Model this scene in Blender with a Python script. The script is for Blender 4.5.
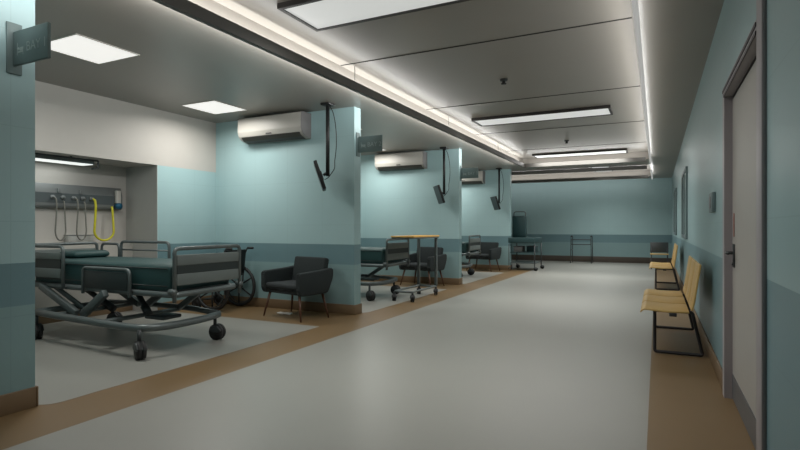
import bpy, bmesh, math
from mathutils import Vector, Matrix

for o in list(bpy.data.objects):
    bpy.data.objects.remove(o)
sc = bpy.context.scene
C = bpy.context.scene.collection
PI = math.pi

# ------------------------------------------------------------------ camera, world, exposure
cd = bpy.data.cameras.new('camera'); cam = bpy.data.objects.new('camera', cd); C.objects.link(cam)
cam.location = (0, 0, 1.2)
cam.rotation_euler = (PI/2, 0, math.atan(257/519))
cd.sensor_width = 36; cd.lens = 36*519/800; cd.shift_y = 3/800; cd.clip_start = 0.02
sc.camera = cam
w = bpy.data.worlds.new('world'); sc.world = w; w.use_nodes = True
w.node_tree.nodes['Background'].inputs[0].default_value = (0.5, 0.55, 0.6, 1)
w.node_tree.nodes['Background'].inputs[1].default_value = 0.05
sc.view_settings.view_transform = 'Standard'; sc.view_settings.look = 'None'
sc.view_settings.exposure = 0; sc.view_settings.gamma = 1; sc.view_settings.use_curve_mapping = False

PANEL_W = 62      # corridor ceiling panel lamps
SQUARE_W = 24     # bay ceiling lamps
TOP_W = 20    # LED strips washing the raised panel, watts per 15 m
LOW_W = 115    # LED strips washing the lower board
RIGHT_W = 13   # added up-light rail that spreads the ceiling glow, door side

PERIOD = 4.25

# ------------------------------------------------------------------ materials
def lin(c):
    return tuple(((v/255)/12.92 if v/255 <= .04045 else ((v/255+.055)/1.055)**2.4) for v in c)
def newmat(name):
    m = bpy.data.materials.new(name); m.use_nodes = True
    return m, m.node_tree, m.node_tree.nodes['Principled BSDF']
def mat(name, rgb, rough=.5, metal=0, noise=.06, scale=8, spec=.5, bump=0):
    m, t, b = newmat(name); N = t.nodes; L = t.links
    c = lin(rgb)
    n = N.new('ShaderNodeTexNoise'); n.inputs['Scale'].default_value = scale; n.inputs['Detail'].default_value = 4
    g = N.new('ShaderNodeNewGeometry'); L.new(g.outputs['Position'], n.inputs['Vector'])
    mx = N.new('ShaderNodeMix'); mx.data_type = 'RGBA'
    L.new(n.outputs['Fac'], mx.inputs[0])
    mx.inputs[6].default_value = (*[v*(1-noise) for v in c], 1)
    mx.inputs[7].default_value = (*[min(1, v*(1+noise)) for v in c], 1)
    L.new(mx.outputs[2], b.inputs['Base Color'])
    b.inputs['Roughness'].default_value = rough; b.inputs['Metallic'].default_value = metal
    b.inputs['Specular IOR Level'].default_value = spec
    if bump:
        bp = N.new('ShaderNodeBump'); bp.inputs['Strength'].default_value = bump; bp.inputs['Distance'].default_value = .002
        n2 = N.new('ShaderNodeTexNoise'); n2.inputs['Scale'].default_value = scale*40
        L.new(g.outputs['Position'], n2.inputs['Vector']); L.new(n2.outputs['Fac'], bp.inputs['Height'])
        L.new(bp.outputs['Normal'], b.inputs['Normal'])
    return m
def emit(name, rgb, s):
    m, t, b = newmat(name)
    b.inputs['Base Color'].default_value = (.5, .5, .5, 1)
    b.inputs['Emission Color'].default_value = (*rgb, 1); b.inputs['Emission Strength'].default_value = s
    return m
def wall_mat(name='teal_wall', low=.69, k=1):
    """painted wall: pale teal, a darker dado band between 0.68 and 0.97 m, faint panel grid"""
    m, t, b = newmat(name); N = t.nodes; L = t.links
    g = N.new('ShaderNodeNewGeometry'); s = N.new('ShaderNodeSeparateXYZ'); L.new(g.outputs['Position'], s.inputs[0])
    def math_(op, a, bb):
        q = N.new('ShaderNodeMath'); q.operation = op
        for i, v in enumerate((a, bb)):
            if isinstance(v, (int, float)): q.inputs[i].default_value = v
            else: L.new(v, q.inputs[i])
        return q.outputs[0]
    band = math_('MULTIPLY', math_('GREATER_THAN', s.outputs['Z'], low), math_('LESS_THAN', s.outputs['Z'], .97))
    n = N.new('ShaderNodeTexNoise'); n.inputs['Scale'].default_value = 3; L.new(g.outputs['Position'], n.inputs['Vector'])
    mx0 = N.new('ShaderNodeMix'); mx0.data_type = 'RGBA'; L.new(n.outputs['Fac'], mx0.inputs[0])
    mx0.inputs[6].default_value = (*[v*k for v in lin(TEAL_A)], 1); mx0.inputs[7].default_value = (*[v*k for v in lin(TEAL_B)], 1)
    mx = N.new('ShaderNodeMix'); mx.data_type = 'RGBA'; L.new(band, mx.inputs[0])
    L.new(mx0.outputs[2], mx.inputs[6]); mx.inputs[7].default_value = (*lin(BAND), 1)
    # below the dado band the colour is a deeper teal
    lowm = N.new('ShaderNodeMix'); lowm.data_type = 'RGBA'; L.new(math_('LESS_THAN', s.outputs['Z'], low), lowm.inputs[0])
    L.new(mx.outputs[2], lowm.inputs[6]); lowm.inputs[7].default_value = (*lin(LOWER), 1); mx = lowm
    # grid seams every 0.6 m, very faint
    def seam(v, step):
        f = math_('FRACT', math_('DIVIDE', v, step), 0)
        return math_('LESS_THAN', f, .006/step)
    grid = math_('MAXIMUM', seam(math_('ADD', s.outputs['X'], s.outputs['Y']), .62), seam(s.outputs['Z'], .62))
    mx2 = N.new('ShaderNodeMix'); mx2.data_type = 'RGBA'; L.new(math_('MULTIPLY', grid, .12), mx2.inputs[0])
    L.new(mx.outputs[2], mx2.inputs[6]); mx2.inputs[7].default_value = (.05, .1, .1, 1)
    L.new(mx2.outputs[2], b.inputs['Base Color']); b.inputs['Roughness'].default_value = .42
    return m
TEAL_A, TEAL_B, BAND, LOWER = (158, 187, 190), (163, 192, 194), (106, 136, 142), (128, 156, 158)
M = dict(
    teal=wall_mat(), dado=wall_mat('teal_wall_full_dado_dimmed', -1, .8),  # right wall copy of the teal paint, its dimmer light put into the colour
    cream=mat('cream_wall', (186, 182, 176), .6, noise=.03),
    niche=mat('niche_lining', (170, 170, 166), .6, noise=.03),
    ceil=mat('ceiling_board', (143, 138, 131), .36, noise=.04, scale=2),
    joint=mat('ceiling_joint', (30, 30, 28), .8),
    beam=mat('cove_beam', (92, 90, 86), .5),
    vinyl=mat('white_vinyl_floor', (143, 143, 137), .38, noise=.03, scale=2, bump=.05),
    tan=mat('tan_vinyl_floor', (116, 94, 64), .45, noise=.05, scale=3, bump=.05),
    skirt=mat('tan_skirting', (112, 92, 68), .5, noise=.04),
    darkskirt=mat('dark_skirting', (74, 66, 58), .5),
    door=mat('door_leaf', (158, 154, 148), .5, noise=.02),
    frame=mat('door_frame', (156, 150, 152), .45, noise=.02),
    darkframe=mat('dark_door_rebate', (60, 52, 56), .5),
    kick=mat('kick_plate', (110, 112, 116), .4, .6),
    steel=mat('grey_enamel_steel', (98, 106, 106), .4, .35),
    dsteel=mat('dark_grey_steel', (66, 70, 71), .45, .3),
    panel=mat('bed_board', (100, 108, 106), .5),
    dpanel=mat('bed_board_slot', (38, 46, 46), .5),
    mattress=mat('green_mattress', (34, 66, 66), .55, noise=.1, bump=.2),
    sheet=mat('white_linen', (205, 205, 200), .8, bump=.2),
    rubber=mat('black_rubber', (28, 28, 29), .6),
    fabric=mat('dark_upholstery', (30, 38, 39), .85, noise=.15, scale=60, bump=.4),
    seatfab=mat('dark_seat_cushion', (42, 48, 50), .85, noise=.12, scale=60, bump=.4),
    brown=mat('brown_wood_leg', (84, 54, 38), .5, noise=.2),
    black=mat('black_plastic', (20, 22, 23), .5),
    screen=mat('dark_screen', (12, 17, 18), .35),
    white=mat('white_plastic', (180, 177, 170), .45, noise=.02),
    greypl=mat('grey_plastic', (120, 118, 118), .5, noise=.02),
    slot=mat('vent_slot', (58, 56, 50), .6),
    alu=mat('trunking', (120, 124, 124), .45, .3),
    dalu=mat('trunking_face', (78, 86, 88), .5, .2),
    yellow=mat('yellow_hose', (196, 190, 40), .5),
    greyhose=mat('grey_hose', (112, 112, 104), .5),
    blue=mat('blue_knob', (20, 84, 112), .4),
    wood=mat('beech_ply', (188, 156, 94), .5, noise=.1, scale=12),
    woodtop=mat('beech_tray', (206, 158, 70), .5, noise=.1, scale=12),
    chairmetal=mat('dark_chair_frame', (54, 52, 54), .5, .3),
    sign=mat('grey_sign', (104, 122, 122), .5, noise=.02),
    ink=mat('pale_sign_ink', (150, 164, 162), .6),
    cart=mat('dark_teal_enamel', (40, 66, 68), .45),
    blackfr=mat('lamp_frame', (44, 40, 38), .5),
    glass=mat('frosted_pane', (138, 164, 164), .3),
    darkwin=mat('window_frame', (112, 128, 130), .5),
    red=mat('reddish_plate', (150, 100, 88), .5),
    e_panel=emit('panel_diffuser', (.98, 1, .97), .47),
    e_panel_far=emit('panel_diffuser_far', (.93, 1, .95), .55),
    e_square=emit('square_diffuser', (1, .98, .93), .80),
    e_added_rail=emit('added_glow_rail', (1, 1, .98), .3),
    e_bed=emit('bed_lamp', (.95, 1, .97), .9),
)

# ------------------------------------------------------------------ mesh helpers
class MB:
    def __init__(s): s.bm = bmesh.new(); s.mats = []
    def _m(s, faces, m):
        if m is None: return
        if m not in s.mats: s.mats.append(m)
        for f in faces: f.material_index = s.mats.index(m)
    def _take(s, before, m, mtx=None, smooth=False):
        vs = [v for v in s.bm.verts if v not in before[0]]
        fs = [f for f in s.bm.faces if f not in before[1]]
        if mtx is not None: bmesh.ops.transform(s.bm, matrix=mtx, verts=vs)
        for f in fs: f.smooth = smooth
        s._m(fs, m)
        return fs
    def _snap(s): return (set(s.bm.verts), set(s.bm.faces))
    def box(s, a, b, m=None, bev=0, mtx=None, seg=2):
        t = s._snap()
        x0, y0, z0 = (min(a[i], b[i]) for i in range(3)); x1, y1, z1 = (max(a[i], b[i]) for i in range(3))
        r = bmesh.ops.create_cube(s.bm, size=1)
        for v in r['verts']:
            v.co = Vector(((x0+x1)/2+v.co.x*(x1-x0), (y0+y1)/2+v.co.y*(y1-y0), (z0+z1)/2+v.co.z*(z1-z0)))
        if bev:
            es = list({e for v in r['verts'] for e in v.link_edges})
            bmesh.ops.bevel(s.bm, geom=es, offset=bev, segments=seg, affect='EDGES', profile=.5)
        s._take(t, m, mtx, smooth=bool(bev)); return s
    def prism(s, poly, axis, lo, hi, m=None, bev=0, mtx=None, seg=2):
        """closed 2-D outline extruded along axis (0,1,2)"""
        t = s._snap()
        def P(p, h):
            if axis == 0: return Vector((h, p[0], p[1]))
            if axis == 1: return Vector((p[0], h, p[1]))
            return Vector((p[0], p[1], h))
        A = [s.bm.verts.new(P(p, lo)) for p in poly]; B = [s.bm.verts.new(P(p, hi)) for p in poly]
        n = len(poly)
        fs = [s.bm.faces.new(A), s.bm.faces.new(B[::-1])]
        for i in range(n): fs.append(s.bm.faces.new((A[i], B[i], B[(i+1) % n], A[(i+1) % n])))
        bmesh.ops.recalc_face_normals(s.bm, faces=fs)
        if bev:
            es = list({e for v in A+B for e in v.link_edges})
            bmesh.ops.bevel(s.bm, geom=es, offset=bev, segments=seg, affect='EDGES', profile=.5)
        s._take(t, m, mtx, smooth=bool(bev)); return s
    def cyl(s, a, b, r, r2=None, m=None, seg=16):
        t = s._snap(); a = Vector(a); b = Vector(b); d = b-a
        bmesh.ops.create_cone(s.bm, cap_ends=True, segments=seg, radius1=r, radius2=r if r2 is None else r2, depth=d.length)
        mtx = Matrix.Translation((a+b)/2) @ d.to_track_quat('Z', 'Y').to_matrix().to_4x4()
        s._take(t, m, mtx, smooth=True); return s
    def tube(s, pts, r, m=None, seg=8, closed=False, fillet=0):
        t = s._snap(); pts = [Vector(p) for p in pts]
        if fillet: pts = round_path(pts, fillet, closed)
        n = len(pts); rings = []
        up = Vector((0, 0, 1)); prev = None
        for i, p in enumerate(pts):
            if closed: d = (pts[(i+1) % n]-pts[i-1])
            else: d = pts[min(i+1, n-1)]-pts[max(i-1, 0)]
            d.normalize()
            if prev is None:
                u = d.cross(up) if abs(d.z) < .95 else d.cross(Vector((0, 1, 0)))
            else: u = prev-d*prev.dot(d)
            u.normalize(); prev = u; v = d.cross(u)
            rings.append([s.bm.verts.new(p+(u*math.cos(k*2*PI/seg)+v*math.sin(k*2*PI/seg))*r) for k in range(seg)])
        for i in range(n if closed else n-1):
            A, B = rings[i], rings[(i+1) % n]
            for k in range(seg): s.bm.faces.new((A[k], A[(k+1) % seg], B[(k+1) % seg], B[k]))
        if not closed: s.bm.faces.new(rings[0][::-1]); s.bm.faces.new(rings[-1])
        s._take(t, m, None, smooth=True); return s
    def torus(s, c, R, r, axis, m=None, seg=40, ts=10):
        c = Vector(c)
        ax = Vector(axis).normalized(); u = ax.orthogonal().normalized(); v = ax.cross(u)
        return s.tube([c+(u*math.cos(i*2*PI/seg)+v*math.sin(i*2*PI/seg))*R for i in range(seg)], r, m, ts, closed=True)
    def build(s, name, m=None, parent=None):
        bmesh.ops.recalc_face_normals(s.bm, faces=s.bm.faces)
        me = bpy.data.meshes.new(name); s.bm.to_mesh(me); s.bm.free()
        if m is not None: me.materials.append(m)
        else:
            for q in s.mats: me.materials.append(q)
        o = bpy.data.objects.new(name, me); C.objects.link(o)
        if parent is not None: o.parent = parent
        return o
def round_path(pts, f, closed=False, k=5):
    out = []; n = len(pts)
    for i, p in enumerate(pts):
        if not closed and i in (0, n-1): out.append(p); continue
        a = pts[i-1]-p; b = pts[(i+1) % n]-p
        ff = min(f, a.length*.45, b.length*.45); a = a.normalized()*ff; b = b.normalized()*ff
        for j in range(k+1):
            t = j/k; out.append(p+a*(1-t)**2+b*t**2)
    return out
def struct(o): o['kind'] = 'structure'; return o
def tag(o, label, cat, group=None):
    o['label'] = label; o['category'] = cat
    if group: o['group'] = group
    return o
def thing(name, label, cat, loc=(0, 0, 0), rz=0, group=None):
    o = bpy.data.objects.new(name, None); C.objects.link(o); o.empty_display_size = .1
    o.location = loc; o.rotation_euler = (0, 0, rz)
    return tag(o, label, cat, group)
def copy_tree(o, parent=None):
    c = o.copy(); C.objects.link(c)
    if parent is not None: c.parent = parent
    for ch in o.children: copy_tree(ch, c)
    return c
def repeat(root, k, label, dy=None):
    c = copy_tree(root); c.location.y += PERIOD*k if dy is None else dy; c['label'] = label
    return c

# ------------------------------------------------------------------ room shell
ZC = 2.88; XR = .445; XL = -3.75; XB = -6.34; YF = 19.5; XLL = -9.0
TH = .17
FAR = [2.04, 6.32, 10.55, 14.8]       # far faces of the four partitions

fl = MB()
fl.box((XLL, -3.2, -.1), (XR+.2, YF+.2, 0), M['tan'])
e = .0015
fl.box((-3.17, -3, 0), (-.05, YF, e), M['vinyl'])
def bay_white(y0, y1):
    x0, x1 = -7.0, -3.68; r = .12
    pts = [(x0, y0), (x1-r, y0)]
    pts += [(x1-r+r*math.sin(a), y0+r-r*math.cos(a)) for a in [i*PI/12 for i in range(1, 7)]]
    pts += [(x1, y1), (x0, y1)]
    fl.prism(pts, 2, 0, e, M['vinyl'])
for k in range(3): bay_white(FAR[k]+.02, FAR[k]+3.18)
fl.box((XLL, 15.6, 0), (-3.17, YF, e), M['vinyl'])
struct(fl.build('floor'))

b = MB()      # corridor wall on the right, with the door opening
DY0, DY1, DZ = 2.98, 4.30, 2.13
b.box((XR, -3.2, 0), (XR+.2, DY0-.003, ZC+.3)); b.box((XR, DY1+.003, 0), (XR+.2, YF+.2, ZC+.3)); b.box((XR, DY0-.003, DZ+.003), (XR+.2, DY1+.003, ZC+.3))
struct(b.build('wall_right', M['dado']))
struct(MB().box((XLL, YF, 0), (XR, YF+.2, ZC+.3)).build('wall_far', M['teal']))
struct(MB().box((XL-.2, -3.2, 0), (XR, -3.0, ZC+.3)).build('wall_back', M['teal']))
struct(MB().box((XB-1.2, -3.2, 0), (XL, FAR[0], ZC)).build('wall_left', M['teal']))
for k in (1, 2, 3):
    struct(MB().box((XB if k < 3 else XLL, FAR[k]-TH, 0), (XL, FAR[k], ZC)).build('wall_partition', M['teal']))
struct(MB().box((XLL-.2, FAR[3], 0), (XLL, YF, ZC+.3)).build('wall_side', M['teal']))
NX = -7.0; NZ = 2.09
for k in range(3):
    y0, y1 = FAR[k], FAR[k+1]-TH; n0, n1 = y0+.45, y0+3.02
    b = MB()
    b.box((NX-.15, y0, 0), (XB, n0, NZ)); b.box((NX-.15, n1, 0), (XB, y1+TH, NZ))
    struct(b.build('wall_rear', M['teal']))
    b = MB()
    b.box((NX-.15, y0, NZ), (XB, y1+TH, ZC), M['cream'])
    struct(b.build('wall_bulkhead'))
    b = MB()
    b.box((NX-.15, n0, 0), (NX, n1, NZ), M['cream'])
    b.box((NX, n0, 0), (XB+.004, n0+.006, NZ-.001), M['niche']); b.box((NX, n1-.006, 0), (XB+.004, n1, NZ-.001), M['niche'])
    b.box((NX, n0+.006, 0), (NX+.14, n1-.006, 1.0), M['white'])
    struct(b.build('wall_niche'))

# ceiling: a board with two raised trays
T1 = (-3.25, -.18, -1.0, 14.0); T2 = (-7.0, -.18, 15.25, 18.6); ZT = 3.06
c = MB()
X0, X1, Y0, Y1 = XLL, XR, -3.2, YF
def slab(x0, x1, y0, y1, z0=ZC, z1=ZC+.06): c.box((x0, y0, z0), (x1, y1, z1), M['ceil'])
slab(X0, X1, Y0, T1[2])
slab(X0, T1[0], T1[2], T1[3]); slab(T1[1], X1, T1[2], T1[3])
slab(X0, X1, T1[3], T2[2])
slab(X0, T2[0], T2[2], T2[3]); slab(T2[1], X1, T2[2], T2[3])
slab(X0, X1, T2[3], Y1)
for T in (T1, T2):
    c.box((T[0]-.06, T[2]-.06, ZT), (T[1]+.06, T[3]+.06, ZT+.05), M['ceil'])
    for q in ((T[0]-.05, T[0]), (T[1], T[1]+.05)): c.box((q[0], T[2]-.05, ZC+.055), (q[1], T[3]+.05, ZT+.01), M['ceil'])
    for q in ((T[2]-.05, T[2]), (T[3], T[3]+.05)): c.box((T[0]-.05, q[0], ZC+.055), (T[1]+.05, q[1], ZT+.01), M['ceil'])
for y in (.1, 2.56, 5.02, 7.48, 9.94, 12.4): c.box((-3.24, y-.01, ZT-.004), (-.17, y+.01, ZT+.001), M['joint'])
for y in (17.2,): c.box((-6.9, y-.01, ZT-.004), (-.25, y+.01, ZT+.001), M['joint'])
struct(c.build('ceiling'))

def area(name, sx, sy, power, parent, loc, spread=180, col=(1, 1, .96)):
    l = bpy.data.lights.new(name, 'AREA'); l.shape = 'RECTANGLE'; l.size = sx; l.size_y = sy; l.energy = power; l.color = col
    l.spread = math.radians(spread)
    o = bpy.data.objects.new(name, l); C.objects.link(o); o.parent = parent; o.location = loc
    return o
# cove beams round the trays with LED strips on both sides
def cove(T, n):
    """suspended trim profile hung just inside the tray edge; its LED strips wash the raised panel and the lower board"""
    x0, x1, y0, y1 = T
    xa, ya, yb = x0+.11, y0+.11, y1-.38
    B = MB(); z0, z1 = 2.78, 2.875
    B.box((xa, ya, z0), (xa+.05, yb, z1)); B.box((xa+.05, yb-.05, z0), (x1-.06, yb, z1)); B.box((xa+.05, ya, z0), (x1-.06, ya+.05, z1))
    o = struct(B.build('trim_%d' % n, M['beam']))
    P = MB(); P.box((x1+.025, ya, 2.732), (x1+.065, yb, 2.742), bev=.003)  # added rail, its glow set to blend into the lit ceiling
    P.build('added_light_rail', M['e_added_rail'], o)['label'] = 'added glowing white light rail below the tray edge'
    H = MB(); 
    yy = ya+3
    while yy < yb: H.cyl((x1+.045, yy, 2.74), (x1+.045, yy, ZC), .003, seg=6); H.cyl((xa+.03, yy, 2.87), (xa+.03, yy, ZT), .004, seg=6); yy += 3
    H.build('hanger_wire', M['beam'], o)
    ln = yb-ya-.1; ym = (ya+yb)/2; wn = x1-xa-.2; xm = (xa+x1)/2
    def strip(x, y, z, length, rot, p):
        l = area('led_light', length, .03, p*length/15, o, (x, y, z), col=(1, 1, .98)); l.rotation_euler = rot
    a = PI/2
    strip(xa+.02, ym, 2.893, ln, (a+.35, 0, -a), TOP_W); strip(xa-.012, ym, 2.80, ln, (a+.6, 0, a), LOW_W)
    strip(x1+.045, ym, 2.746, ln, (PI, 0, a), RIGHT_W); strip(x1-.01, ym, 2.90, ln, (a+.35, 0, a), TOP_W*1.6)  # first strip is the added up-light on the rail
    strip(xm, yb-.02, 2.893, wn, (a+.35, 0, PI), TOP_W); strip(xm, yb+.012, 2.80, wn, (a+.6, 0, 0), LOW_W*.4)
cove(T1, 1); cove(T2, 2)

# skirtings
def skirt(name, boxes, h=.135, m='skirt'):
    b = MB()
    for x0, y0, x1, y1 in boxes: b.box((x0, y0, 0), (x1, y1, h), bev=.004)
    struct(b.build(name, M[m]))
skirt('baseboard_left', [(XL, -3, XL+.015, FAR[0]), (XB, FAR[0], XL+.015, FAR[0]+.015)])
for k in (1, 2, 3):
    skirt('baseboard_partition', [(XB if k < 3 else XLL, FAR[k]-TH-.015, XL+.015, FAR[k]-TH), (XL, FAR[k]-TH, XL+.015, FAR[k]), (XB if k < 3 else XLL, FAR[k], XL+.015, FAR[k]+.015)])
for k in range(3):
    y0 = FAR[k]
    skirt('baseboard_rear', [(XB, y0+.015, XB+.015, y0+.45), (XB, y0+3.02, XB+.015, FAR[k+1]-TH-.015), (NX+.14, y0+.46, NX+.155, y0+3.01)])
skirt('baseboard_far', [(XLL, YF-.015, XR, YF)], .2, 'darkskirt')
skirt('baseboard_right', [(XR-.015, -3, XR, 2.84), (XR-.015, 4.41, XR, YF-.015)])

# ------------------------------------------------------------------ right wall: door, post, windows, switch
dr = MB()
dr.box((.475, DY0+.012, .006), (.52, DY1-.012, 2.10), M['door'])
door = struct(dr.build('door_1'))
fr = MB()
fr.box((.425, DY1, 0), (.475, DY1+.10, 2.20), M['frame']); fr.box((.425, DY0, DZ-.005), (.475, DY1, 2.20), M['frame'])
fr.box((.475, DY1-.012, 0), (.55, DY1, DZ), M['frame']); fr.box((.475, DY0, 0), (.55, DY0+.012, DZ), M['frame'])
fr.box((.475, DY0, DZ-.012), (.55, DY1, DZ), M['darkframe'])
fr.box((.4205, DY0, 2.165), (.4255, DY1+.085, 2.185), M['darkframe'])
fr.box((.4205, DY0, DZ-.005), (.4255, DY1+.02, DZ+.014), M['darkframe'])
f = fr.build('door_frame'); f.parent = door
k_ = MB().box((.470, DY0+.03, .02), (.4755, DY1-.03, .18)).build('kick_plate', M['kick'], door); k_['label'] = 'grey metal kick plate'
h = MB(); h.box((.464, 4.17, .93), (.4755, 4.21, 1.09), bev=.003); h.cyl((.47, 4.19, 1.03), (.425, 4.19, 1.03), .011); h.tube([(.43, 4.19, 1.03), (.425, 4.17, 1.03), (.425, 4.07, 1.03)], .010)
h.cyl((.466, 4.19, .955), (.458, 4.19, .955), .012)
h_ = h.build('door_handle', M['dsteel'], door); h_['label'] = 'dark lever handle'
MB().box((.469, 4.19, 1.14), (.4755, 4.21, 1.30), bev=.002).build('finger_plate', M['red'], door)['label'] = 'thin reddish plate'
struct(MB().box((.425, 2.84, 0), (.445, 2.98, ZC), bev=.004).build('trim_3', M['frame']))
def window(n, y0, y1, z0, z1):
    b = MB(); x = XR
    for a in ((y0, z0, y0+.06, z1), (y1-.06, z0, y1, z1), (y0+.06, z0, y1-.06, z0+.06), (y0+.06, z1-.06, y1-.06, z1), ((y0+y1)/2-.02, z0+.06, (y0+y1)/2+.02, z1-.06)):
        b.box((x-.03, a[0], a[1]), (x, a[2], a[3]), bev=.004)
    o = struct(b.build('window_%d' % n, M['darkwin']))
    MB().box((x-.012, y0+.05, z0+.05), (x-.001, y1-.05, z1-.05)).build('pane', M['glass'], o)
window(1, 9.6, 11.15, 1.02, 2.2); window(2, 14.6, 16.4, 1.02, 2.2)
sw = thing('wall_box', 'small grey wall box above the waiting bench beside the door', 'switch box', (XR, 5.25, 1.42))
MB().box((-.03, -.14, -.085), (0, .14, .085), bev=.006).build('cover', M['darkwin'], sw)
MB().box((-.034, -.06, -.05), (-.0295, .06, .05), bev=.002).build('button_plate', M['greypl'], sw)

# ------------------------------------------------------------------ lamps
def panel_lamp(x0, x1, y0, y1, label, em, power, zb=3.015):
    t = thing('ceiling_lamp', label, 'ceiling light', ((x0+x1)/2, (y0+y1)/2, zb), 0, 'corridor ceiling lamps')
    hx, hy = (x1-x0)/2, (y1-y0)/2; r = .035
    b = MB()
    b.box((-hx, -hy, 0), (-hx+r, hy, ZT-zb)); b.box((hx-r, -hy, 0), (hx, hy, ZT-zb))
    b.box((-hx+r, -hy, 0), (hx-r, -hy+r, ZT-zb)); b.box((-hx+r, hy-r, 0), (hx-r, hy, ZT-zb))
    b.build('frame', M['blackfr'], t)
    MB().box((-hx+r, -hy+r, .008), (hx-r, hy-r, .02)).build('diffuser', em, t)
    area('lamp_light', 2*hx-.1, 2*hy-.1, power, t, (0, 0, .004), spread=136, col=(1, .99, .96))
panel_lamp(-2.82, -.63, 3.40, 3.96, 'long black framed ceiling lamp nearest the viewer, cut by the top edge', M['e_panel'], PANEL_W*.6)
panel_lamp(-2.82, -.63, 8.42, 8.98, 'long black framed ceiling lamp in the middle of the corridor, second from the viewer', M['e_panel'], PANEL_W*.88)
panel_lamp(-2.82, -.63, 13.2, 13.74, 'long black framed ceiling lamp near the far end of the raised tray', M['e_panel_far'], PANEL_W*1.3)
panel_lamp(-1.80, -1.25, 16.1, 17.9, 'short ceiling lamp in the second tray close to the far wall', M['e_panel_far'], PANEL_W*.85)
def square_lamp(x, y, label, power):
    t = thing('square_ceiling_lamp', label, 'ceiling light', (x, y, ZC), 0, 'square bay ceiling lamps')
    b = MB(); r = .31; q = .30
    for a in ((-r, -r, r, -q), (-r, q, r, r), (-r, -q, -q, q), (q, -q, r, q)): b.box((a[0], a[1], -.008), (a[2], a[3], 0))
    b.build('frame', M['white'], t)
    MB().box((-q, -q, -.006), (q, q, -.0005)).build('diffuser', M['e_square'], t)
    area('lamp_light', .56, .56, power, t, (0, 0, -.009), spread=166, col=(1, .98, .93))
bayn = ['first', 'second', 'third']
for k in range(3):
    square_lamp(-4.80, 3.08+PERIOD*k, ['square lamp in the ceiling above the nearest bed, next to the hanging sign', 'square lamp in the ceiling over the second bay bed', 'square lamp in the ceiling over the third bay bed'][k], SQUARE_W)
    square_lamp(-5.52, 5.33+PERIOD*k, ['square lamp in the ceiling in front of the nearest air conditioner', 'square lamp in front of the second bay air conditioner', 'square lamp in front of the third bay air conditioner'][k], SQUARE_W)
def detector(x, y, label):
    t = thing('smoke_detector', label, 'detector', (x, y, ZT), 0, 'corridor ceiling detectors')
    b = MB(); b.cyl((0, 0, 0), (0, 0, -.02), .05, .045); b.build('base', M['dsteel'], t)
    b = MB(); b.cyl((0, 0, -.02), (0, 0, -.05), .022, .02); b.cyl((0, 0, -.05), (0, 0, -.062), .036, .03); b.build('sensor_head', M['black'], t)
detector(-1.72, 6.4, 'small dark detector on the corridor ceiling between the two nearest long lamps')
detector(-1.72, 11.45, 'small dark detector on the corridor ceiling between the second and third long lamps')

# ------------------------------------------------------------------ hanging flag signs on the partition ends
def flag_sign(y, label, num):
    t = thing('flag_sign', label, 'sign', (XL, y, 2.2), 0, 'flag signs on the bay wall ends')
    MB().box((0, -.045, 0), (.012, .045, .33), bev=.002).build('wall_plate', M['sign'], t)
    MB().box((.012, -.01, .05), (.39, .01, .27), bev=.003).build('flag_board', M['sign'], t)
    b = MB(); yy = -.0105
    # bed pictogram
    b.box((.06, yy-.001, .125), (.13, yy, .135)); b.box((.06, yy-.001, .11), (.066, yy, .19)); b.box((.124, yy-.001, .11), (.13, yy, .125))
    b.box((.09, yy-.001, .137), (.13, yy, .158)); b.cyl((.077, yy-.001, .149), (.077, yy, .149), .011)
    b.build('bed_symbol', M['ink'], t)
    cu = bpy.data.curves.new('lettering', 'FONT'); cu.body = 'BAY ' + num; cu.size = .085; cu.extrude = .0005
    tmp = bpy.data.objects.new('lettering_tmp', cu); C.objects.link(tmp)
    bpy.context.view_layer.update()
    me = bpy.data.meshes.new_from_object(tmp.evaluated_get(bpy.context.evaluated_depsgraph_get()))
    bpy.data.objects.remove(tmp)
    o = bpy.data.objects.new('lettering', me); C.objects.link(o); o.parent = t
    me.materials.clear(); me.materials.append(M['ink'])
    o.location = (.16, yy-.0006, .125); o.rotation_euler = (PI/2, 0, 0)
flag_sign(1.91, 'grey flag sign with pale symbol on the nearest wall end, far left', '1')
flag_sign(1.91+4.33, 'grey flag sign on the wall end right of the nearest ceiling monitor', '2')
flag_sign(1.91+8.58, 'small grey flag sign on the wall end beside the second ceiling monitor', '3')

# ------------------------------------------------------------------ air conditioners
ac = thing('air_conditioner', 'white wall air conditioner high on the nearest bay partition', 'air conditioner', (-5.07, FAR[1]-TH, 2.49), 0, 'air conditioners on the partitions')
prof = [(0, .36), (-.20, .36), (-.235, .34), (-.24, .14), (-.215, .075), (-.17, .03), (-.06, 0), (0, 0)]
MB().prism(prof, 0, -.585, .585, bev=.006).build('housing', M['white'], ac)
cap = MB().prism([(p[0]*1.0, p[1]) for p in prof], 0, .5855, .595, bev=.003).build('end_cap', M['greypl'], ac)
cap['label'] = 'grey end cap'
v = MB(); v.prism([(-.22, .068), (-.168, .022), (-.075, -.004), (-.083, -.012), (-.176, .012), (-.229, .062)], 0, -.52, .55); v.build('air_outlet', M['slot'], ac)
v = MB()
for i in range(3): v.box((-.52, -.205+i*.04, .042-i*.016), (.55, -.198+i*.04, .046-i*.016))
v.build('louvre', M['greypl'], ac)
MB().box((-.05, -.232, .085), (.05, -.2225+.0, .10)).build('badge', M['slot'], ac)
repeat(ac, 1, 'white wall air conditioner on the second bay partition, left of the second monitor', 4.23)
repeat(ac, 2, 'white wall air conditioner on the third bay partition, mostly hidden', 8.48)

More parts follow.
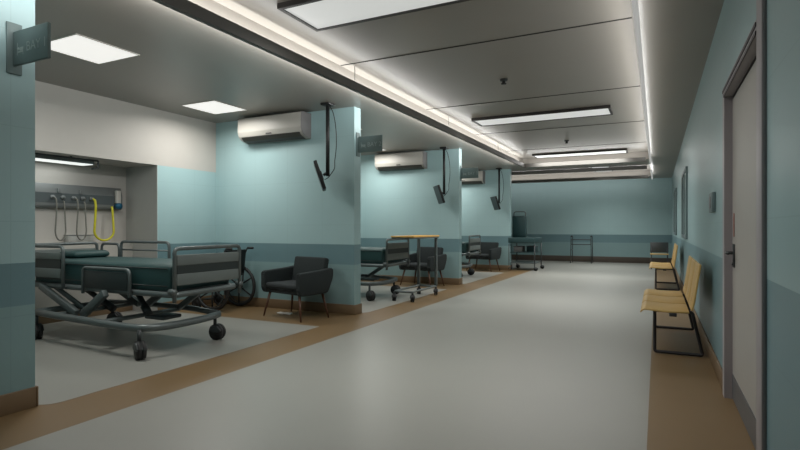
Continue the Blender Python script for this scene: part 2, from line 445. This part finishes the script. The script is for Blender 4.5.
# ------------------------------------------------------------------ ceiling mounted monitors
mn = thing('ceiling_monitor', 'black monitor on a ceiling pole in the nearest bay, seen edge-on', 'monitor', (-3.98, 5.84, ZC), 0, 'monitors hanging from the ceiling')
MB().box((-.07, -.07, -.03), (.07, .07, 0), bev=.004).build('ceiling_plate', M['black'], mn)
MB().cyl((0, 0, -.02), (0, 0, -.98), .026, m=None).build('pole', M['black'], mn)
sr = Matrix.Translation((-.09, -.05, -.98)) @ Matrix.Rotation(math.radians(35), 4, 'Z') @ Matrix.Rotation(math.radians(-19), 4, 'Y')
b = MB(); b.box((-.025, -.22, -.195), (.02, .22, .195), bev=.008, mtx=sr)
s_ = b.build('screen_housing', M['black'], mn)
b = MB(); b.box((-.0275, -.205, -.18), (-.0245, .205, .18), mtx=sr); b.build('screen', M['screen'], mn)
b = MB(); b.tube([(0, 0, -.93), (-.05, -.03, -.97)], .02); b.box((.02, -.06, -.06), (.035, .06, .06), mtx=sr); b.build('tilt_bracket', M['dsteel'], mn)
b = MB(); pts = [(.02, .02, -.03)]
for i in range(1, 9): pts.append((.03+.075*math.sin(i/9*PI)**.7+.03*i/9, .03, -.03-.75*i/8))
pts += [(.10, .02, -.88), (.03, -.02, -1.0), (-.03, -.03, -1.03)]
b.tube(pts, .006, fillet=.03); b.build('cable', M['black'], mn)
repeat(mn, 1, 'black monitor on a ceiling pole in the second bay', 4.27)
repeat(mn, 2, 'black monitor on a ceiling pole in the third bay, farthest from the viewer', 8.48)

# ------------------------------------------------------------------ bed-head equipment in the nearest niche
tr = thing('bedhead_trunking', 'long grey medical gas rail on the white niche wall behind the nearest bed', 'medical rail', (NX, 3.8, 1.46))
MB().prism([(0, 0), (.07, 0), (.09, .03), (.09, .20), (.06, .31), (0, .31)], 1, -1.25, 1.13, bev=.003).build('casing', M['alu'], tr)
MB().box((.088, -1.2, .065), (.094, 1.1, .19)).build('face_strip', M['dalu'], tr)
for i, y in enumerate((.16, .29, .43, .55, .67, -.2, -.5)):
    b = MB(); b.cyl((.092, y, .135), (.115, y, .135), .028); b.cyl((.115, y, .135), (.14, y, .135), .016); b.build('gas_outlet', M['alu'], tr)
for y in (.24, .52): MB().box((.09, y-.02, .19), (.11, y+.02, .25), bev=.003).build('socket', M['alu'], tr)
def hose(y0, y1, x, z0, z1, zb, r, m, name, label, cat, dx=0):
    b = MB(); pts = [(NX+.13, y0, z0), (NX+.16, y0+.01, z0-.02)]
    n = 16; ym = (y0+y1)/2; hw = (y1-y0)/2
    pts += [(NX+.17, y0+.015, z0-.12)]
    for i in range(n+1):
        a = PI*i/n
        pts.append((NX+.16+dx*i/n, ym-hw*math.cos(a), zb+.13*(1-math.sin(a))))
    pts += [(NX+.13+dx, y1, z1-.03), (NX+.115, y1, z1)]
    b.tube(pts, r, fillet=.03); o = b.build(name, m); tag(o, label, cat); return o
hose(3.96, 4.09, 0, 1.595, 1.55, 1.04, .009, M['greyhose'], 'medical_hose', 'thin grey hose looped under the rail, leftmost of the two grey ones', 'hose')
hose(4.23, 4.36, 0, 1.595, 1.55, 1.04, .009, M['greyhose'], 'medical_hose', 'thin grey hose looped under the rail, next to the yellow hose', 'hose')
hose(4.47, 4.75, 0, 1.595, 1.50, 1.03, .015, M['yellow'], 'medical_hose', 'bright yellow hose hanging in a loop from the niche rail', 'hose')
fm = thing('flow_meter', 'white flow meter with a round blue knob at the right end of the rail', 'flow meter', (NX+.095, 4.84, 1.49))
MB().box((0, -.035, .06), (.05, .035, .24), bev=.008).build('body', M['white'], fm)
k2 = MB().cyl((.0, 0, .02), (.07, 0, .02), .042).build('knob', M['blue'], fm); k2['label'] = 'round blue knob'
bx = thing('wall_tray', 'small pale grey box on the niche ledge below the hoses', 'box', (NX, 4.33, 1.0))
MB().box((0, -.17, 0), (.10, .17, .10), bev=.008).build('body', M['niche'], bx); MB().box((.0, -.175, .10), (.105, .175, .108), bev=.002).build('lid', M['alu'], bx)
bl = thing('bedhead_lamp', 'flat white lamp glowing under the top of the niche behind the bed', 'lamp', (-6.78, 3.55, 2.04))
MB().box((-.12, -.75, 0), (.12, .80, .045), bev=.004).build('housing', M['alu'], bl)
MB().box((-.11, -.74, -.008), (.11, .79, .0)).build('diffuser', M['e_bed'], bl)
area('lamp_light', .2, 1.2, 2.2, bl, (0, 0, -.012), col=(.95, 1, .97))
cr = thing('hanging_rail', 'dark rail with a hooked end under the niche top', 'rail', (-6.50, 4.3, 2.07))
MB().tube([(0, -1.7, 0), (0, 0, 0), (0, 0, -.09), (-.02, -.08, -.11)], .011, fillet=.015).build('bar', M['dsteel'], cr)
for y in (-1.3, -.35): MB().cyl((0, y, 0), (0, y, .02), .012).build('bracket', M['dsteel'], cr)

# ------------------------------------------------------------------ hospital bed (local: foot at +X, head at -X, floor z=0)
def caster(parent, x, y, ang, r=.062, hgt=.22, wid=.035):
    """twin-wheel swivel caster hung at height hgt"""
    ca, sa = math.cos(ang), math.sin(ang); ox, oy = x+.03*ca, y+.03*sa
    b = MB(); b.cyl((x, y, hgt), (x, y, r*1.7), .018)
    m = Matrix.Translation((ox, oy, 0)) @ Matrix.Rotation(ang, 4, 'Z')
    b.prism([(-r*.9, r*1.15), (-r*.6, r*1.75), (r*.3, r*1.85), (r*.95, r*1.25), (r*.6, r*1.0), (-r*.5, r*1.0)], 1, -wid-.012, wid+.012, bev=.006, mtx=m)
    o = b.build('caster', M['dsteel'], parent)
    for q in (-1, 1):
        wv = MB(); n = Vector((-sa, ca, 0)); c0 = Vector((ox, oy, r)) + n*q*wid*.55
        wv.cyl(c0-n*wid*.42, c0+n*wid*.42, r, seg=24); wv.cyl(c0-n*wid*.52, c0+n*wid*.52, r*.6, seg=20)
        wv.build('wheel', M['rubber'], o)
def rail_frame(b, x0, x1, y, z0, z1, r=.016, f=.06):
    b.tube([(x0, y, z0), (x0, y, z1), (x1, y, z1), (x1, y, z0)], r, fillet=f)
bed = thing('hospital_bed', 'grey steel hospital bed with dark green mattress in the nearest bay', 'bed', (-5.2, 3.85, 0), 0, 'hospital beds in the bays')
yN, yF = -.42, .38         # upper deck edges (near the viewer, far)
xF, xH = 1.13, -1.22
# base frame, curved at the foot
b = MB()
b.tube([(-.84, -.56, .29), (-.4, -.59, .285), (.70, -.64, .275), (.97, -.62, .275), (1.03, -.35, .265), (1.02, .05, .265), (.96, .30, .27)], .036, fillet=.12, seg=10)
b.tube([(-.84, .30, .29), (-.4, .30, .31), (.5, .30, .31), (.96, .30, .28)], .030, fillet=.1, seg=10)
b.tube([(-.84, -.56, .29), (-.84, .30, .29)], .034, seg=10)
b.box((-.52, -.60, .27), (-.42, .30, .305), bev=.008); b.box((.30, -.60, .265), (.38, .30, .30), bev=.008)
b.build('base_frame', M['steel'], bed)
for x, y, a in ((.95, -.65, -.4), (.93, .28, .1), (-.82, -.56, -.3), (-.80, .30, .4)):
    caster(bed, x, y, a, r=.085, hgt=.265, wid=.036)
# lifting arms
def arm(x0, z0, x1, z1, y, wdt, th, m='steel', name='lifting_arm'):
    d = Vector((x1-x0, 0, z1-z0)); L = d.length; a = -math.atan2(d.z, d.x)
    mtx = Matrix.Translation((x0, y, z0)) @ Matrix.Rotation(a, 4, 'Y')
    MB().box((0, -wdt/2, -th/2), (L, wdt/2, th/2), bev=.008, mtx=mtx).build(name, M[m], bed)
arm(-.92, .56, -.28, .30, -.46, .05, .07); arm(-.82, .56, -.18, .30, -.38, .03, .05); arm(-.92, .56, -.28, .30, .28, .05, .07)
arm(.25, .55, -.12, .30, -.50, .06, .075); arm(.25, .55, -.12, .30, .26, .06, .075)
arm(.82, .56, .42, .31, .24, .05, .06)
b = MB(); b.cyl((.38, -.1, .27), (.18, -.1, .52), .03); b.cyl((.38, -.1, .27), (.30, -.1, .37), .042); b.build('actuator', M['dsteel'], bed)
b = MB(); b.cyl((-.9, .0, .5), (-.35, .0, .28), .03); b.cyl((-.6, .0, .38), (-.35, .0, .28), .042); b.build('actuator', M['dsteel'], bed)
b = MB(); b.prism([(.56, -.30), (.84, -.30), (.82, -.06), (.60, -.06)], 2, .285, .32, bev=.012); b.build('pedal_plate', M['dsteel'], bed)
# upper deck
b = MB()
b.tube([(xH, yN, .565), (xF, yN, .565), (xF, yF, .575), (xH, yF, .575)], .028, closed=True, fillet=.06, seg=10)
for x in (-.9, -.5, -.1, .3, .7): b.box((x-.025, yN, .555), (x+.025, yF, .585))
b.build('deck_frame', M['steel'], bed)
b = MB(); b.box((xH+.04, yN+.03, .585), (xF-.05, yF-.03, .605), bev=.004); b.build('deck', M['dsteel'], bed)
b = MB(); b.box((xH+.05, yN+.02, .575), (xF-.06, yF-.02, .85), bev=.05, seg=4); mt = b.build('mattress', M['mattress'], bed); mt['label'] = 'dark green mattress'
b = MB(); b.tube([(xH+.1, yN+.018, .64), (xF-.11, yN+.018, .64)], .005); b.tube([(xH+.1, yN+.018, .81), (xF-.11, yN+.018, .81)], .005); b.build('seam', M['dpanel'], mt)
# foot board
def board(x, name):
    sx = .012
    b = MB(); b.tube([(x, yN-.02, .50), (x, yN-.02, 1.005), (x, yF+.02, 1.01), (x, yF+.02, .50)], .019, fillet=.05, seg=10)
    fo = b.build(name, M['steel'], bed)
    b = MB(); b.box((x-sx, yN+.0, .655), (x+sx, yF, .765), bev=.006); b.box((x-sx, yN, .845), (x+sx, yF, .945), bev=.006); b.build('board_panel', M['panel'], fo)
    b = MB(); b.box((x-sx+.004, yN+.005, .762), (x+sx-.004, yF-.005, .848)); b.build('board_slot', M['dpanel'], fo)
    return fo
board(xF+.03, 'foot_board'); board(xH-.03, 'head_board')
for y in (yN-.03, yF+.03): MB().cyl((xF+.05, y, .60), (xF-.02, y, .60), .028).build('bumper', M['steel'], bed)
# side rails
b = MB(); rail_frame(b, -1.15, -.50, yN-.05, .55, 1.0, .018); so = b.build('side_rail', M['steel'], bed)
b = MB(); b.box((-1.12, yN-.06, .86), (-.54, yN-.042, .93), bev=.004); b.box((-1.12, yN-.06, .66), (-.54, yN-.042, .76), bev=.004); b.build('rail_panel', M['panel'], so)
b = MB(); b.box((-1.12, yN-.056, .76), (-.54, yN-.046, .86)); b.build('rail_slot', M['dpanel'], so)
b = MB(); rail_frame(b, -.16, .57, yN-.05, .52, .79, .017); so = b.build('side_rail', M['steel'], bed)
b = MB(); b.box((-.13, yN-.058, .58), (.54, yN-.044, .76), bev=.004); b.build('rail_panel', M['dpanel'], so)
b = MB(); rail_frame(b, -.82, .04, yF+.05, .56, 1.03, .017); b.tube([(-.82, yF+.05, .93), (.04, yF+.05, .93)], .010); b.build('side_rail', M['steel'], bed)
b = MB(); rail_frame(b, -1.20, -.86, yF+.05, .56, 1.0, .016); b.build('side_rail', M['steel'], bed)
repeat(bed, 1, 'grey steel hospital bed with dark mattress in the second bay, behind the overbed table')
repeat(bed, 2, 'grey steel hospital bed in the third bay, farthest along the corridor')
# pillow
def pillow(y, label):
    b = MB(); b.box((-.17, -.22, 0), (.17, .22, .10), bev=.045, seg=4)
    for v in b.bm.verts:
        f = 1-.35*((v.co.x/.17)**2+(v.co.y/.22)**2)/2; v.co.z = .005+v.co.z*f
    o = b.build('pillow', M['mattress']); o.location = (-6.12, y, .848); tag(o, label, 'pillow', 'pillows on the beds')
pillow(3.88, 'low dark green pillow at the head of the nearest bed'); pillow(3.88+PERIOD, 'dark green pillow on the second bay bed'); pillow(3.88+2*PERIOD, 'dark green pillow on the third bay bed')

# ------------------------------------------------------------------ armchair (local: faces -Y)
ch = thing('armchair', 'dark grey upholstered armchair with brown legs against the nearest partition', 'armchair', (-4.38, 5.70, 0), math.radians(-14), 'armchairs in the bays')
def rl(pts, f=.04): return [(p.x, p.y) for p in round_path([Vector((a, b_, 0)) for a, b_ in pts], f, True, 4)]
MB().prism(rl([(-.30, .335), (-.33, .40), (-.33, .44), (.24, .44), (.24, .335)], .03), 0, -.285, .285, bev=.012).build('seat_base', M['fabric'], ch)
b = MB(); b.box((-.285, -.335, .41), (.285, .20, .475), bev=.025, seg=3); b.build('seat_cushion', M['seatfab'], ch)['label'] = 'slightly lighter seat cushion'
side = rl([(-.31, .33), (-.345, .40), (-.345, .63), (.12, .655), (.33, .68), (.33, .55), (.22, .34)], .05)
for q in (-1, 1): MB().prism(side, 0, q*.285, q*.365, bev=.014).build('armrest', M['fabric'], ch)
mtx = Matrix.Translation((0, .21, .42)) @ Matrix.Rotation(math.radians(-12), 4, 'X')
MB().box((-.29, -.045, .0), (.29, .055, .40), bev=.03, seg=3, mtx=mtx).build('backrest', M['fabric'], ch)
for x, y in ((-.27, -.25), (.27, -.25), (-.27, .20), (.27, .20)):
    b = MB(); b.cyl((x*1.28, y*1.22, 0), (x, y, .345), .011, .019); b.build('leg', M['brown'], ch)
ch.scale = (1.15, .85, .98)
repeat(ch, 1, 'dark armchair in the second bay, behind the overbed table', 4.22)
repeat(ch, 2, 'dark armchair in the third bay, left of the teal cart', 8.45)
pp = MB(); pp.box((-.12, -.035, 0), (.12, .035, .018), bev=.008, mtx=Matrix.Rotation(-.1, 4, 'Z')); pp.box((-.02, -.05, .0), (.13, .0, .026), bev=.008, mtx=Matrix.Rotation(.15, 4, 'Z'))  # small white shape on the floor, its kind left open
o = pp.build('small_white_item', M['sheet']); o.location = (-4.66, 5.78, 0); tag(o, 'small crumpled white paper on the floor under the nearest armchair', 'item')

# ------------------------------------------------------------------ wheelchair (local: faces -X)
wc = thing('wheelchair', 'black wheelchair standing between the nearest bed and the armchair', 'wheelchair', (-5.74, 5.77, 0), math.radians(2))
for q in (-1, 1):
    y = q*.275
    b = MB(); b.torus((0, y, .315), .29, .025, (0, 1, 0)); wh = b.build('drive_wheel', M['rubber'], wc)
    b = MB(); b.torus((0, y+q*.035, .315), .255, .007, (0, 1, 0)); b.build('push_rim', M['dsteel'], wh)
    b = MB(); b.cyl((0, y-.03, .315), (0, y+.03, .315), .038)
    for i in range(6):
        a = i*PI/3+.5; b.tube([(0, y, .315), (.28*math.cos(a), y, .315+.28*math.sin(a))], .012)
    b.build('spokes', M['black'], wh)
    b = MB(); b.torus((-.36, q*.22, .095), .072, .022, (0, 1, 0), seg=24); b.cyl((-.36, q*.22-.012, .095), (-.36, q*.22+.012, .095), .06)
    b.build('front_wheel', M['rubber'], wc)
    b = MB(); ys = q*.225
    b.tube([(.30, ys, .90), (.20, ys, .90), (.16, ys, .82), (.10, ys, .30), (.05, ys, .28)], .012, fillet=.03)
    b.tube([(.10, ys, .30), (-.30, ys, .28), (-.36, ys, .20), (-.36, q*.22, .11)], .012, fillet=.03)
    b.tube([(.13, ys, .50), (-.28, ys, .50), (-.38, ys, .40), (-.44, ys, .14)], .012, fillet=.05)
    b.tube([(.15, ys, .70), (-.15, ys, .70), (-.20, ys, .62), (-.20, ys, .29)], .011, fillet=.04)
    b.build('side_frame', M['dsteel'], wc)
    b = MB(); b.box((-.14, ys-.03, .70), (.10, ys+.03, .73), bev=.01); b.build('armrest', M['black'], wc)
    b = MB(); b.box((-.53, q*.12-.07, .10), (-.40, q*.12+.07, .115), bev=.003); b.tube([(-.44, ys, .15), (-.46, q*.18, .11)], .008); b.build('footrest', M['black'], wc)
    b = MB(); b.tube([(.21, ys, .90), (.31, ys, .90)], .018); b.build('push_handle', M['rubber'], wc)
MB().box((-.28, -.22, .485), (.12, .22, .52), bev=.01).build('seat', M['black'], wc)
mtx = Matrix.Translation((.13, 0, .52)) @ Matrix.Rotation(math.radians(6), 4, 'Y')
MB().box((-.012, -.22, 0), (.012, .22, .36), bev=.006, mtx=mtx).build('backrest', M['black'], wc)
b = MB(); b.tube([(.10, -.22, .30), (-.28, .22, .47)], .01); b.tube([(.10, .22, .30), (-.28, -.22, .47)], .01); b.tube([(0, -.28, .30), (0, .28, .30)], .014); b.build('cross_brace', M['dsteel'], wc)

# ------------------------------------------------------------------ overbed table in the second bay
ot = thing('overbed_table', 'wheeled overbed table with a yellow wooden top at the second bay', 'table', (-3.72, 8.18, 0), 0)
b = MB(); b.box((-.21, -.60, 1.045), (.21, .52, 1.07), bev=.008); b.build('table_top', M['woodtop'], ot)
b = MB(); b.tube([(-.2, -.58, 1.035), (.2, -.58, 1.035), (.2, .5, 1.035), (-.2, .5, 1.035)], .012, closed=True, fillet=.03); b.build('top_frame', M['steel'], ot)
for x in (-.18, .16): MB().box((x-.022, .44, .16), (x+.022, .49, 1.03), bev=.006).build('post', M['steel'], ot)
b = MB(); b.tube([(-.17, -.53, .155), (.16, -.53, .155), (.16, .46, .155), (-.17, .46, .155)], .018, closed=True, fillet=.04); b.build('base_frame', M['steel'], ot)
for x, y in ((-.17, -.53), (.16, -.53), (-.17, .46), (.16, .46)): caster(ot, x, y, -1.2, r=.058, hgt=.15, wid=.03)

# ------------------------------------------------------------------ teal cart at the far partition with a tall cabinet on top
ct = thing('utility_cart', 'dark teal wheeled cart standing at the end of the third bay', 'cart', (-3.42, 15.1, 0), 0)
hx, hy = .36, .46
b = MB(); b.box((-hx-.02, -hy-.02, .77), (hx+.02, hy+.02, .93), bev=.012); b.build('top_tray', M['cart'], ct)
MB().box((-hx, -hy, .50), (hx, hy, .515)).build('middle_shelf', M['cart'], ct)
MB().box((-hx, -hy, .20), (hx, hy, .22)).build('bottom_shelf', M['steel'], ct)
for x in (-hx, hx):
    for y in (-hy, hy): MB().cyl((x, y, .10), (x, y, .75), .016).build('post', M['dsteel'], ct)
for x, y in ((-hx, -hy), (hx, -hy), (-hx, hy), (hx, hy)): caster(ct, x, y, .5, r=.055, hgt=.13, wid=.026)
for x, y, q, lab in ((-.14, -.15, M['greypl'], 'grey storage bin on the cart middle shelf, left'), (.18, .1, M['cart'], 'dark storage bin on the cart middle shelf, right')):
    t = thing('storage_bin', lab, 'bin', (-3.42+x, 15.1+y, .515), 0, 'bins on the teal cart')
    MB().box((-.13, -.17, 0), (.13, .17, .15), bev=.012).build('body', q, t); MB().box((-.14, -.18, .15), (.14, .18, .165), bev=.004).build('rim', M['dsteel'], t)
cb = thing('portable_cabinet', 'tall dark teal case with an arched handle on top of the cart', 'case', (-3.62, 15.25, .93), 0)
MB().box((-.19, -.12, 0), (.19, .12, .62), bev=.02).build('body', M['cart'], cb)
MB().tube([(-.17, 0, .60), (-.17, 0, .75), (.17, 0, .75), (.17, 0, .60)], .016, fillet=.07).build('handle', M['steel'], cb)
MB().box((-.15, -.125, .06), (.15, -.119, .56), bev=.002).build('front_panel', M['cart'], cb)

# ------------------------------------------------------------------ walking frame by the far wall
wk = thing('walking_frame', 'thin metal walking frame standing in front of the far wall', 'walker', (-2.32, 18.75, 0), 0)
for q in (-1, 1):
    x = q*.32
    b = MB(); b.tube([(x*1.05, -.22, .0), (x, -.20, .90), (x, .18, .90), (x*1.05, .24, 0)], .013, fillet=.06); b.tube([(x, -.2, .45), (x, .2, .45)], .010); b.build('side_frame', M['dsteel'], wk)
    b = MB(); b.tube([(x, -.17, .915), (x, .08, .915)], .024); b.build('grip', M['rubber'], wk)
b = MB(); b.tube([(-.32, -.19, .80), (.32, -.19, .80), (.32, -.19, .64), (-.32, -.19, .64)], .015, closed=True, fillet=.03); b.build('cross_frame', M['dsteel'], wk)

# ------------------------------------------------------------------ waiting benches along the right wall (local: faces -X, along Y)
def bench(label, y, group='wooden waiting benches'):
    t = thing('waiting_bench', label, 'bench', (.13, y, 0), 0, group)
    prof = round_path([Vector((-.27, .425, 0)), Vector((-.24, .455, 0)), Vector((-.05, .44, 0)), Vector((.13, .445, 0))], .05)
    up = [(p.x, p.y) for p in prof]; dn = [(a, z-.016) for a, z in up[::-1]]
    for i in range(3):
        y0 = -.88+i*.59
        b = MB(); b.prism([(a, z) for a, z in up+dn], 1, y0, y0+.55, bev=.003); b.build('seat', M['wood'], t)
        bp = round_path([Vector((.145, .455, 0)), Vector((.16, .52, 0)), Vector((.21, .87, 0))], .05)
        u2 = [(p.x, p.y) for p in bp]; d2 = [(a+.016, z) for a, z in u2[::-1]]
        b = MB(); b.prism(u2+d2, 1, y0, y0+.55, bev=.003); b.build('backrest', M['wood'], t)
    MB().box((-.03, -.9, .395), (.03, .9, .425), bev=.004).build('beam', M['chairmetal'], t)
    for y_ in (-.66, .72):
        b = MB()
        b.tube([(-.15, y_, .41), (-.15, y_, .018), (.25, y_, .018), (.165, y_, .41)], .015, closed=True, fillet=.02); b.build('sled_leg', M['chairmetal'], t)
    b = MB()
    for y_ in (-.62, -.02, .58): b.tube([(.12, y_, .42), (.155, y_, .44), (.185, y_, .62)], .010)
    b.build('back_support', M['chairmetal'], t)
    return t
bench('nearest wooden waiting bench with three seats on a dark metal frame', 6.22)
bench('second wooden waiting bench along the right wall, below the first window', 11.9)
dc = thing('waiting_chair', 'single chair with a wooden seat and grey back facing the viewer near the far wall', 'chair', (.06, 16.9, 0), 0)
b = MB(); b.box((-.24, -.22, .43), (.24, .22, .45), bev=.006); b.build('seat', M['wood'], dc)
mtx = Matrix.Translation((0, .21, .48)) @ Matrix.Rotation(math.radians(-8), 4, 'X')
b = MB(); b.box((-.24, -.008, 0), (.24, .008, .30), bev=.005, mtx=mtx); b.build('backrest', M['dsteel'], dc)
for q in (-1, 1):
    b = MB(); b.tube([(q*.21, -.2, .425), (q*.21, -.2, .015), (q*.21, .2, .015), (q*.21, .18, .42), (q*.21, .23, .62)], .012, fillet=.02); b.build('side_frame', M['chairmetal'], dc)
